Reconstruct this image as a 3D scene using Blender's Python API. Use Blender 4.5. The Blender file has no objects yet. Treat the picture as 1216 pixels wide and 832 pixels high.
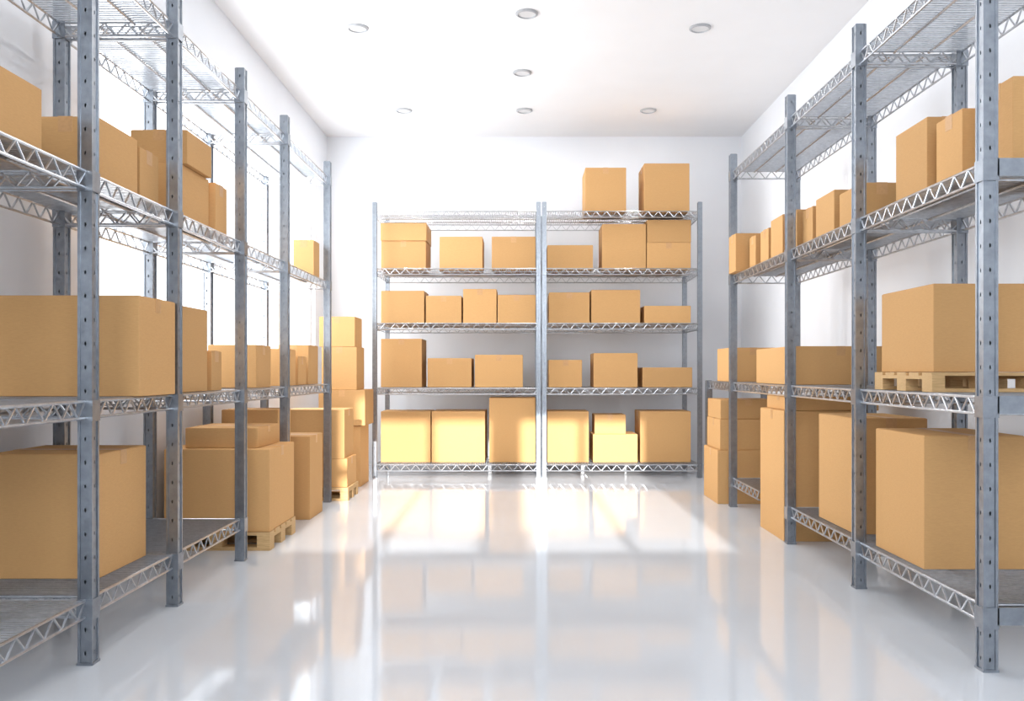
import bpy, bmesh, math, random
from mathutils import Vector
random.seed(7)
S = bpy.context.scene
S.view_settings.view_transform = 'Standard'
S.view_settings.look = 'None'
S.view_settings.exposure = 0.55

# ------------------------------------------------------------------ materials
def mat(name):
    m = bpy.data.materials.new(name); m.use_nodes = True
    nt = m.node_tree; b = nt.nodes['Principled BSDF']
    return m, nt, b

def noise_bump(nt, b, scale, strength, dist=0.002, stretch=(1,1,1)):
    tc = nt.nodes.new('ShaderNodeTexCoord'); mp = nt.nodes.new('ShaderNodeMapping')
    mp.inputs['Scale'].default_value = stretch
    nz = nt.nodes.new('ShaderNodeTexNoise'); nz.inputs['Scale'].default_value = scale
    nz.inputs['Detail'].default_value = 4
    bp = nt.nodes.new('ShaderNodeBump'); bp.inputs['Strength'].default_value = strength
    bp.inputs['Distance'].default_value = dist
    nt.links.new(tc.outputs['Object'], mp.inputs['Vector']); nt.links.new(mp.outputs[0], nz.inputs['Vector'])
    nt.links.new(nz.outputs['Fac'], bp.inputs['Height']); nt.links.new(bp.outputs[0], b.inputs['Normal'])
    return nz

def ramp(nt, fac, c0, c1, p0=0.3, p1=0.7):
    r = nt.nodes.new('ShaderNodeValToRGB')
    r.color_ramp.elements[0].position = p0; r.color_ramp.elements[0].color = (*c0, 1)
    r.color_ramp.elements[1].position = p1; r.color_ramp.elements[1].color = (*c1, 1)
    nt.links.new(fac, r.inputs[0]); return r

M_CARD, nt, b = mat('cardboard')
nz = noise_bump(nt, b, 60, 0.08, 0.001, (1, 1, 5))
r1 = ramp(nt, nz.outputs['Fac'], (0.64, 0.365, 0.150), (0.68, 0.392, 0.163))
oi = nt.nodes.new('ShaderNodeObjectInfo')
r2 = ramp(nt, oi.outputs['Random'], (0.84, 0.84, 0.84), (1.0, 1.0, 1.0), 0, 1)
mx = nt.nodes.new('ShaderNodeMixRGB'); mx.blend_type = 'MULTIPLY'; mx.inputs[0].default_value = 1
nt.links.new(r1.outputs[0], mx.inputs[1]); nt.links.new(r2.outputs[0], mx.inputs[2])
nt.links.new(mx.outputs[0], b.inputs['Base Color'])
b.inputs['Roughness'].default_value = 0.75; b.inputs['Specular IOR Level'].default_value = 0.25

M_TAPE, nt, b = mat('packing_tape')
nz = noise_bump(nt, b, 90, 0.05)
r1 = ramp(nt, nz.outputs['Fac'], (0.56, 0.31, 0.13), (0.62, 0.35, 0.15))
nt.links.new(r1.outputs[0], b.inputs['Base Color']); b.inputs['Roughness'].default_value = 0.4

M_STEEL, nt, b = mat('galvanised_steel')
nz = noise_bump(nt, b, 35, 0.1)
r1 = ramp(nt, nz.outputs['Fac'], (0.27, 0.295, 0.33), (0.34, 0.37, 0.41))
nt.links.new(r1.outputs[0], b.inputs['Base Color'])
b.inputs['Metallic'].default_value = 0.88; b.inputs['Roughness'].default_value = 0.33

M_WIRE, nt, b = mat('chromed_wire')
nz = noise_bump(nt, b, 50, 0.05)
r1 = ramp(nt, nz.outputs['Fac'], (0.46, 0.48, 0.51), (0.60, 0.62, 0.65))
nt.links.new(r1.outputs[0], b.inputs['Base Color'])
b.inputs['Metallic'].default_value = 0.9; b.inputs['Roughness'].default_value = 0.28

M_WOOD, nt, b = mat('pallet_wood')
nz = noise_bump(nt, b, 25, 0.3, 0.002, (1, 12, 12))
r1 = ramp(nt, nz.outputs['Fac'], (0.50, 0.31, 0.13), (0.68, 0.45, 0.22))
nt.links.new(r1.outputs[0], b.inputs['Base Color']); b.inputs['Roughness'].default_value = 0.7

def plain(name, c0, c1, rough, scale=2.0, bump=0.03, spec=0.5):
    m, nt, b = mat(name)
    nz = noise_bump(nt, b, scale, bump)
    r = ramp(nt, nz.outputs['Fac'], c0, c1)
    nt.links.new(r.outputs[0], b.inputs['Base Color'])
    b.inputs['Roughness'].default_value = rough
    b.inputs['Specular IOR Level'].default_value = spec
    return m
M_WALL = plain('wall_paint', (0.79, 0.81, 0.845), (0.81, 0.83, 0.865), 0.7, 3)
M_CEIL = plain('ceiling_paint', (0.86, 0.86, 0.87), (0.88, 0.88, 0.89), 0.8, 3)
M_FLOOR = plain('epoxy_floor', (0.64, 0.665, 0.70), (0.67, 0.695, 0.73), 0.07, 1.5, 0.02, 1.0)
M_FRAME = plain('window_frame_paint', (0.78, 0.79, 0.8), (0.82, 0.83, 0.84), 0.4, 5)
M_TRIM = plain('downlight_trim', (0.38, 0.39, 0.41), (0.42, 0.43, 0.45), 0.4, 5)
M_LED, nt, b = mat('downlight_diffuser')
b.inputs['Base Color'].default_value = (0.55, 0.55, 0.56, 1)
b.inputs['Emission Color'].default_value = (1, 1, 1, 1); b.inputs['Emission Strength'].default_value = 0.1

# ------------------------------------------------------------------ mesh builder
class MB:
    def __init__(s): s.v = []; s.f = []; s.m = []
    def box(s, a, c, mi=0):
        n = len(s.v)
        for z in (a[2], c[2]):
            s.v += [(a[0], a[1], z), (c[0], a[1], z), (c[0], c[1], z), (a[0], c[1], z)]
        for q in ((3,2,1,0),(4,5,6,7),(0,1,5,4),(1,2,6,5),(2,3,7,6),(3,0,4,7)):
            s.f.append(tuple(n+i for i in q)); s.m.append(mi)
    def bar(s, p, q, r, mi=0, k=5):
        p = Vector(p); q = Vector(q); d = (q-p).normalized()
        u = d.orthogonal().normalized(); w = d.cross(u); n = len(s.v)
        for c in (p, q):
            for i in range(k):
                t = 2*math.pi*i/k
                s.v.append(tuple(c + u*math.cos(t)*r + w*math.sin(t)*r))
        for i in range(k):
            j = (i+1) % k
            s.f.append((n+i, n+j, n+k+j, n+k+i)); s.m.append(mi)
        s.f.append(tuple(n+i for i in reversed(range(k)))); s.m.append(mi)
        s.f.append(tuple(n+k+i for i in range(k))); s.m.append(mi)
    def obj(s, name, mats, loc=(0,0,0)):
        me = bpy.data.meshes.new(name); me.from_pydata(s.v, [], s.f)
        for m in mats: me.materials.append(m)
        for p, i in zip(me.polygons, s.m): p.material_index = i
        me.update()
        o = bpy.data.objects.new(name, me); o.location = loc
        S.collection.objects.link(o); return o

def perforated_post(mb, x, y, z1, w=0.038, mi=0):
    """square tube upright whose four sides carry a column of real octagonal holes"""
    h = w/2; pitch = 0.075; n = max(1, int(round(z1/pitch))); p = z1/n; t = 0.0025
    for (ox, oy, ux, uy) in ((0,-h,1,0),(h,0,0,1),(0,h,-1,0),(-h,0,0,-1)):
        nx, ny = uy, -ux      # outward normal
        for k in range(n):
            z0 = k*p; zc = z0+p/2
            outer = [(-h,z0),(0,z0),(h,z0),(h,zc),(h,z0+p),(0,z0+p),(-h,z0+p),(-h,zc)]
            inner = []
            for i in range(8):
                a = math.atan2(outer[i][1]-zc, outer[i][0])
                inner.append((math.cos(a)*0.0033, zc+math.sin(a)*0.007))
            b0 = len(mb.v)
            for (a, z) in outer+inner:
                mb.v.append((x+ox+ux*a, y+oy+uy*a, z))
            for (a, z) in inner:
                mb.v.append((x+ox+ux*a-nx*t, y+oy+uy*a-ny*t, z))
            for i in range(8):
                j = (i+1) % 8
                mb.f.append((b0+i, b0+j, b0+8+j, b0+8+i)); mb.m.append(mi)
                mb.f.append((b0+8+i, b0+8+j, b0+16+j, b0+16+i)); mb.m.append(mi)
    # rolled vertical edges give the upright its channel profile
    for sx in (-1, 1):
        for sy in (-1, 1):
            mb.box((x+sx*h-0.004, y+sy*h-0.004, 0.008), (x+sx*h+0.004, y+sy*h+0.004, z1), mi)
    mb.box((x-h, y-h, z1-0.001), (x+h, y+h, z1+0.003), mi)
    mb.box((x-h-0.006, y-h-0.006, 0), (x+h+0.006, y+h+0.006, 0.008), mi)

def collar(mb, x, y, z):
    h = 0.025
    mb.box((x-h, y-h, z-0.068), (x+h, y+h, z-0.002), 0)

def truss(mb, p, q, z):
    p = Vector((p[0], p[1], 0)); q = Vector((q[0], q[1], 0)); L = (q-p).length
    zt, zb = z-0.006, z-0.058
    mb.bar((p.x,p.y,zt), (q.x,q.y,zt), 0.005, 1, 6)
    mb.bar((p.x,p.y,zb), (q.x,q.y,zb), 0.005, 1, 6)
    n = max(2, int(round(L/0.045))); n += n % 2
    for i in range(n):
        a = p.lerp(q, i/n); c = p.lerp(q, (i+1)/n)
        za, zc = (zt, zb) if i % 2 == 0 else (zb, zt)
        mb.bar((a.x,a.y,za), (c.x,c.y,zc), 0.0036, 1, 4)

def wire_shelf(mb, x0, x1, y0, y1, z, axis):
    truss(mb, (x0,y0), (x1,y0), z); truss(mb, (x0,y1), (x1,y1), z)
    truss(mb, (x0,y0), (x0,y1), z); truss(mb, (x1,y0), (x1,y1), z)
    sp = 0.020
    if axis == 'X':
        n = int((y1-y0)/sp)
        for i in range(1, n):
            y = y0+(y1-y0)*i/n
            mb.bar((x0,y,z-0.004), (x1,y,z-0.004), 0.0036, 1, 4)
        for t in (0.33, 0.67):
            x = x0+(x1-x0)*t
            mb.bar((x,y0,z-0.012), (x,y1,z-0.012), 0.006, 1, 5)
    else:
        n = int((x1-x0)/sp)
        for i in range(1, n):
            x = x0+(x1-x0)*i/n
            mb.bar((x,y0,z-0.004), (x,y1,z-0.004), 0.0034, 1, 4)
        for t in (0.25, 0.5, 0.75):
            y = y0+(y1-y0)*t
            mb.bar((x0,y,z-0.012), (x1,y,z-0.012), 0.006, 1, 5)

# ------------------------------------------------------------------ room shell
XL, XR, YB, YF, H = -1.93, 2.167, 8.33, -1.0, 3.24
T = 0.12
def slab(name, a, c, m):
    mb = MB(); mb.box(a, c); return mb.obj(name, [m])
slab('floor', (XL-T, YF-T, -0.1), (XR+T, YB+T, 0), M_FLOOR)
slab('ceiling', (XL-T, YF-T, H), (XR+T, YB+T, H+0.1), M_CEIL)
slab('wall_back', (XL-T, YB, 0), (XR+T, YB+T, H), M_WALL)
slab('wall_right', (XR, YF-T, 0), (XR+T, YB, H), M_WALL)
def wall_with_holes(name, axis, pos, thick, u0, u1, holes, z0, z1):
    mb = MB()
    def bx(a, b_, za, zb):
        if b_-a < 1e-4 or zb-za < 1e-4: return
        if axis == 'Y': mb.box((pos, a, za), (pos+thick, b_, zb))
        else: mb.box((a, pos, za), (b_, pos+thick, zb))
    cur = u0
    for (a, c, za, zb) in holes:
        bx(cur, a, z0, z1); bx(a, c, z0, za); bx(a, c, zb, z1); cur = c
    bx(cur, u1, z0, z1)
    return mb.obj(name, [M_WALL])
LW = [(3.75, 7.85, 0.95, 2.75)]
wall_with_holes('wall_left', 'Y', XL-T, T, YF-T, YB, LW, 0, H)
RW = [(-1.25, -0.10, 1.55, 3.10), (0.06, 1.25, 1.55, 3.10)]
wall_with_holes('wall_front', 'X', YF-T, T, XL, XR, RW, 0, H)

def window_frame(name, axis, pos, u0, u1, z0, z1, nu, nz_, w=0.035):
    mb = MB(); d = 0.05
    def bx(a, c, za, zb):
        if axis == 'Y': mb.box((pos, a, za), (pos+d, c, zb))
        else: mb.box((a, pos, za), (c, pos+d, zb))
    bx(u0, u1, z0, z0+w); bx(u0, u1, z1-w, z1); bx(u0, u0+w, z0+w, z1-w); bx(u1-w, u1, z0+w, z1-w)
    for i in range(1, nu):
        u = u0+(u1-u0)*i/nu; bx(u-w/2, u+w/2, z0+w, z1-w)
    for i in range(1, nz_):
        z = z0+(z1-z0)*i/nz_; bx(u0+w, u1-w, z-w/2, z+w/2)
    return mb.obj(name, [M_FRAME])
k = 1
for (a, c, za, zb) in LW:
    window_frame('window_%d' % k, 'Y', XL-0.09, a, c, za, zb, 4, 1); k += 1
for (a, c, za, zb) in RW:
    window_frame('window_%d' % k, 'X', YF-0.09, a, c, za, zb, 2, 2, 0.06); k += 1

# ------------------------------------------------------------------ ceiling downlights
def downlight(x, y):
    mb = MB(); n = 28; R, r = 0.072, 0.056
    v0 = len(mb.v)
    prof = [(R, 0.0, 0), (R, -0.008, 0), (r+0.004, -0.014, 0), (r, -0.006, 0)]
    for i in range(n):
        t = 2*math.pi*i/n
        for (rr, z, _) in prof: mb.v.append((math.cos(t)*rr, math.sin(t)*rr, z))
    for i in range(n):
        j = (i+1) % n
        for q in range(3):
            mb.f.append((v0+i*4+q, v0+i*4+q+1, v0+j*4+q+1, v0+j*4+q)); mb.m.append(0)
    mb.f.append(tuple(v0+i*4+3 for i in range(n))); mb.m.append(1)
    o = mb.obj('recessed_downlight', [M_TRIM, M_LED], (x, y, H))
    L = bpy.data.lights.new('downlight_lamp', 'AREA'); L.shape = 'DISK'; L.size = 0.06
    L.energy = 3; L.color = (1, 0.98, 0.96)
    lo = bpy.data.objects.new('downlight_lamp', L); S.collection.objects.link(lo)
    lo.parent = o; lo.location = (0, 0, -0.018)
for (x, y) in ((-1.11,5.68),(0.03,5.45),(1.2,5.68),(0.0,6.53),(-1.05,7.48),(0.02,7.48),(1.12,7.48),
               (-1.11,3.2),(1.2,3.2),(0.03,2.6),(0.03,0.4)):
    downlight(x, y)

# ------------------------------------------------------------------ racks
PH = 2.40
# left run
mb = MB(); xf, xb = -1.375, -1.82
ys = [1.9, 2.67, 3.33, 4.12, 4.88, 5.95]
for y in ys:
    for x in (xf, xb):
        perforated_post(mb, x, y, PH)
        for z in (0.836, 1.56, 2.30): collar(mb, x, y, z)
        if y < 4.2: collar(mb, x, y, 0.21)
for a, c in zip(ys[:-1], ys[1:]):
    for z in (0.836, 1.56, 2.30): wire_shelf(mb, xb, xf, a+0.02, c-0.02, z, 'X')
    if c < 4.2: wire_shelf(mb, xb, xf, a+0.02, c-0.02, 0.21, 'X')
mb.obj('wire_shelving_rack', [M_STEEL, M_WIRE])
# right run
mb = MB(); xf, xb = 1.44, 1.87
ys = [2.61, 3.6, 4.52, 5.75]
for y in ys:
    for x in (xf, xb):
        perforated_post(mb, x, y, PH)
        for z in (0.85, 1.58, 2.29): collar(mb, x, y, z)
        collar(mb, x, y, 0.20)
for a, c in zip(ys[:-1], ys[1:]):
    for z in (0.85, 1.58, 2.29): wire_shelf(mb, xf, xb, a+0.02, c-0.02, z, 'X')
    if c < 4.6: wire_shelf(mb, xf, xb, a+0.02, c-0.02, 0.20, 'X')
wire_shelf(mb, xf, xb, 5.12, 5.73, 0.20, 'X')
for z in (0.20, 0.85, 1.58, 2.29):
    mb.box((xf+0.02, 2.585, z-0.055), (xb-0.02, 2.591, z+0.0), 0)
    mb.box((xf+0.02, 2.591, z-0.055), (xb-0.02, 2.61, z-0.050), 0)
# low extension at the far end
for x in (xf, xb):
    perforated_post(mb, x, 6.5, 0.85)
wire_shelf(mb, xf, xb, 5.77, 6.48, 0.85, 'X')
mb.obj('wire_shelving_rack', [M_STEEL, M_WIRE])
# back racks: two units side by side
yf, yb = 7.30, 7.98
LV = (0.117, 0.781, 1.343, 1.818, 2.314)
for (x0, x1) in ((-1.277, 0.142), (0.192, 1.54)):
    mb = MB()
    for x in (x0, x1):
        for y in (yf, yb):
            perforated_post(mb, x, y, 2.385, 0.03)
    for z in LV:
        wire_shelf(mb, x0, x1, yf, yb, z, 'Y')
    mb.obj('wire_shelving_rack', [M_STEEL, M_WIRE])

# ------------------------------------------------------------------ cardboard boxes
def cbox(x0, x1, y0, y1, z0, z1, tape=True):
    w, d, h = x1-x0, y1-y0, z1-z0-0.003
    bm = bmesh.new()
    bmesh.ops.create_cube(bm, size=1)
    bmesh.ops.scale(bm, vec=(w, d, h), verts=bm.verts)
    bmesh.ops.translate(bm, vec=(0, 0, h/2), verts=bm.verts)
    bmesh.ops.bevel(bm, geom=bm.edges[:], offset=0.003, segments=2, profile=0.6, affect='EDGES')
    def plate(a, c, mi):
        r = bmesh.ops.create_cube(bm, size=1)
        vs = r['verts']
        for v in vs:
            v.co = Vector([a[i] + (v.co[i]+0.5)*(c[i]-a[i]) for i in range(3)])
        for f in {f for v in vs for f in v.link_faces}: f.material_index = mi
    e = 0.004; g = 0.002
    if w >= d:
        plate((-w/2+e, -d/2+e, h), (w/2-e, -g, h+0.0018), 0)
        plate((-w/2+e, g, h), (w/2-e, d/2-e, h+0.0018), 0)
        if tape:
            tw = 0.024
            plate((-w/2, -tw, h+0.0018), (w/2, tw, h+0.0024), 1)
            for sx in (-1, 1):
                xx = sorted((sx*w/2, sx*(w/2+0.0008)))
                plate((xx[0], -tw, h-min(0.05, h*0.3)), (xx[1], tw, h+0.0024), 1)
    else:
        plate((-w/2+e, -d/2+e, h), (-g, d/2-e, h+0.0018), 0)
        plate((g, -d/2+e, h), (w/2-e, d/2-e, h+0.0018), 0)
        if tape:
            tw = 0.024
            plate((-tw, -d/2, h+0.0018), (tw, d/2, h+0.0024), 1)
            for sy in (-1, 1):
                yy = sorted((sy*d/2, sy*(d/2+0.0008)))
                plate((-tw, yy[0], h-min(0.05, h*0.3)), (tw, yy[1], h+0.0024), 1)
    me = bpy.data.meshes.new('cardboard_box'); bm.to_mesh(me); bm.free()
    me.materials.append(M_CARD); me.materials.append(M_TAPE)
    o = bpy.data.objects.new('cardboard_box', me)
    o.location = ((x0+x1)/2, (y0+y1)/2, z0); S.collection.objects.link(o)
    return o

def pallet(x0, x1, y0, y1, z0, h):
    mb = MB(); w, d = x1-x0, y1-y0; t = h*0.18
    nb = 5
    for i in range(nb):
        bw = d/nb*0.78; c = -d/2+bw/2+(d-bw)*i/(nb-1)
        mb.box((-w/2, c-bw/2, h-t), (w/2, c+bw/2, h-0.001))
    for i in (0, 2, 4):
        bw = d/nb*0.78; c = -d/2+bw/2+(d-bw)*i/(nb-1)
        mb.box((-w/2, c-bw/2, 0), (w/2, c+bw/2, t))
        for q in (-1, 0, 1):
            bx = w*0.12; cx = q*(w/2-bx/2)
            mb.box((cx-bx/2, c-bw/2, t), (cx+bx/2, c+bw/2, h-2*t))
    for q in (-1, 0, 1):
        bx = w*0.12; cx = q*(w/2-bx/2)
        mb.box((cx-bx/2, -d/2, h-2*t), (cx+bx/2, d/2, h-t))
    return mb.obj('wooden_pallet', [M_WOOD], ((x0+x1)/2, (y0+y1)/2, z0))

rows = {
 2.314: [(.552,.910,2.703),(1.067,1.463,2.740)],
 1.818: [(-1.250,-.851,2.076),(-.731,-.351,2.114),(-.269,.119,2.114),(.224,.627,2.039),(.709,1.097,2.226),(1.104,1.493,2.061)],
 1.343: [(-1.250,-.866,1.636),(-.852,-.537,1.591),(-.522,-.226,1.651),(-.216,.120,1.599),(.239,.597,1.621),(.612,1.045,1.643),(1.082,1.493,1.502)],
 0.781: [(-1.250,-.888,1.211),(-.836,-.448,1.039),(-.418,.007,1.069),(.239,.530,1.024),(.634,1.022,1.084),(1.067,1.505,.957)],
 0.117: [(-1.250,-.81,.569),(-.8,-.328,.569),(-.291,.118,.688),(.224,.590,.569),(.627,1.022,.367),(1.045,1.493,.569)],
}
for z, L in rows.items():
    for (a, c, t) in L:
        y0 = 7.45 if z != 2.314 else 7.36
        cbox(a, c, y0, y0+random.uniform(.34, .44), z, t)
cbox(-1.252,-.845,7.44,7.84,2.076,2.233)
cbox(1.106,1.495,7.45,7.82,2.061,2.263)
cbox(.642,.918,7.46,7.74,.367,.539)

# left run, upper shelf
U = 1.56
cbox(-1.78,-1.42,2.02,2.49,U,1.76)
cbox(-1.64,-1.42,2.82,3.11,U,1.78)
cbox(-1.70,-1.425,3.14,3.30,U,1.765)
cbox(-1.69,-1.44,3.55,3.87,U,1.805)
cbox(-1.66,-1.42,3.57,3.85,1.805,1.95)
cbox(-1.62,-1.42,3.90,4.05,U,1.80)
cbox(-1.56,-1.42,5.74,5.90,U,1.82)
# left run, middle shelf
Mz = 0.836
cbox(-1.87,-1.355,2.98,3.29,Mz,1.195)
cbox(-1.78,-1.42,3.42,3.80,Mz,1.20)
cbox(-1.60,-1.42,3.85,3.98,Mz,1.02)
cbox(-1.68,-1.42,4.50,4.76,Mz,1.067)
cbox(-1.72,-1.42,5.02,5.28,Mz,1.06)
cbox(-1.66,-1.42,5.34,5.54,Mz,1.02)
cbox(-1.62,-1.42,5.60,5.86,Mz,1.10)
# left run, lower shelf and floor
cbox(-1.85,-1.46,2.90,3.27,0.21,.64)
pallet(-1.86,-1.30,4.34,4.83,0,.095)
cbox(-1.85,-1.305,4.35,4.82,.095,.523)
cbox(-1.76,-1.38,4.40,4.78,.523,.63)
cbox(-1.76,-1.43,4.93,5.20,0,.70)
cbox(-1.72,-1.32,5.24,5.57,0,.52)
pallet(-1.72,-1.24,6.00,6.37,0,.095)
cbox(-1.70,-1.25,6.02,6.35,.095,.30)
cbox(-1.70,-1.27,6.02,6.34,.30,.65)
cbox(-1.62,-1.29,6.72,7.08,0,.49)
cbox(-1.62,-1.25,6.70,7.08,.49,.775)
cbox(-1.60,-1.32,6.72,7.04,.775,1.12)
cbox(-1.62,-1.335,6.72,7.02,1.12,1.36)

# right run, upper shelf
U = 1.58
cbox(1.55,1.84,2.66,2.85,U,1.86)
cbox(1.51,1.84,2.89,3.07,U,1.83)
cbox(1.50,1.66,3.12,3.38,U,1.87)
cbox(1.50,1.68,3.72,3.98,U,1.76)
cbox(1.50,1.74,4.05,4.30,U,1.80)
cbox(1.50,1.70,4.35,4.50,U,1.78)
cbox(1.50,1.74,4.60,4.80,U,1.81)
cbox(1.50,1.72,4.85,5.08,U,1.83)
cbox(1.50,1.70,5.13,5.30,U,1.80)
cbox(1.48,1.66,5.34,5.48,U,1.79)
cbox(1.40,1.60,5.52,5.70,U,1.83)
# right run, middle shelf
Mz = 0.85
pallet(1.47,1.86,3.02,3.51,Mz,.072)
cbox(1.49,1.85,3.05,3.49,Mz+.072,1.244)
cbox(1.48,2.02,4.62,5.32,Mz,1.063)
cbox(1.46,1.78,5.90,6.30,Mz,1.09)
# right run, lower shelf and floor
cbox(1.47,1.84,3.08,3.50,0.20,.69)
cbox(1.48,1.80,3.74,4.20,0.20,.717)
cbox(1.42,1.90,4.57,5.02,0,.71)
cbox(1.46,1.94,4.58,5.02,.71,.785)
cbox(1.36,1.80,5.86,6.30,0,.375)
cbox(1.38,1.80,5.87,6.28,.375,.59)
cbox(1.385,1.78,5.88,6.28,.59,.725)

# ------------------------------------------------------------------ lighting
W = bpy.data.worlds.new('sky'); S.world = W; W.use_nodes = True
bg = W.node_tree.nodes['Background']
bg.inputs[0].default_value = (0.92, 0.96, 1.0, 1); bg.inputs[1].default_value = 1.6

def area(name, loc, rot, sx, sy, e, col=(1,1,1)):
    L = bpy.data.lights.new(name, 'AREA'); L.shape = 'RECTANGLE'; L.size = sx; L.size_y = sy
    L.energy = e; L.color = col
    o = bpy.data.objects.new(name, L); o.location = loc; o.rotation_euler = rot
    S.collection.objects.link(o)
area('rear_window_daylight', (0, -1.25, 2.35), (math.radians(80), 0, 0), 2.6, 1.5, 72, (0.93, 0.965, 1))
for (a, c, za, zb) in LW:
    area('side_window_daylight', (XL-0.25, (a+c)/2, (za+zb)/2), (0, math.radians(-90), 0), zb-za, c-a, 88, (0.95, 0.975, 1))

sun = bpy.data.lights.new('sun', 'SUN'); sun.energy = 5.2; sun.angle = math.radians(0.7); sun.color = (1, 0.98, 0.95)
so = bpy.data.objects.new('sun', sun); S.collection.objects.link(so)
d = Vector((-0.015, 1.0, -0.30))
so.rotation_euler = d.to_track_quat('-Z', 'Y').to_euler(); so.location = (0, -3, 4)

# ------------------------------------------------------------------ camera
cam = bpy.data.cameras.new('camera'); co = bpy.data.objects.new('camera', cam)
S.collection.objects.link(co); S.camera = co
co.location = (0, 0, 0.927); co.rotation_euler = (math.radians(90), 0, 0)
cam.sensor_width = 36; cam.lens = 36*1000/1216
cam.shift_x = -12/1216; cam.shift_y = 24/1216
cam.clip_start = 0.05
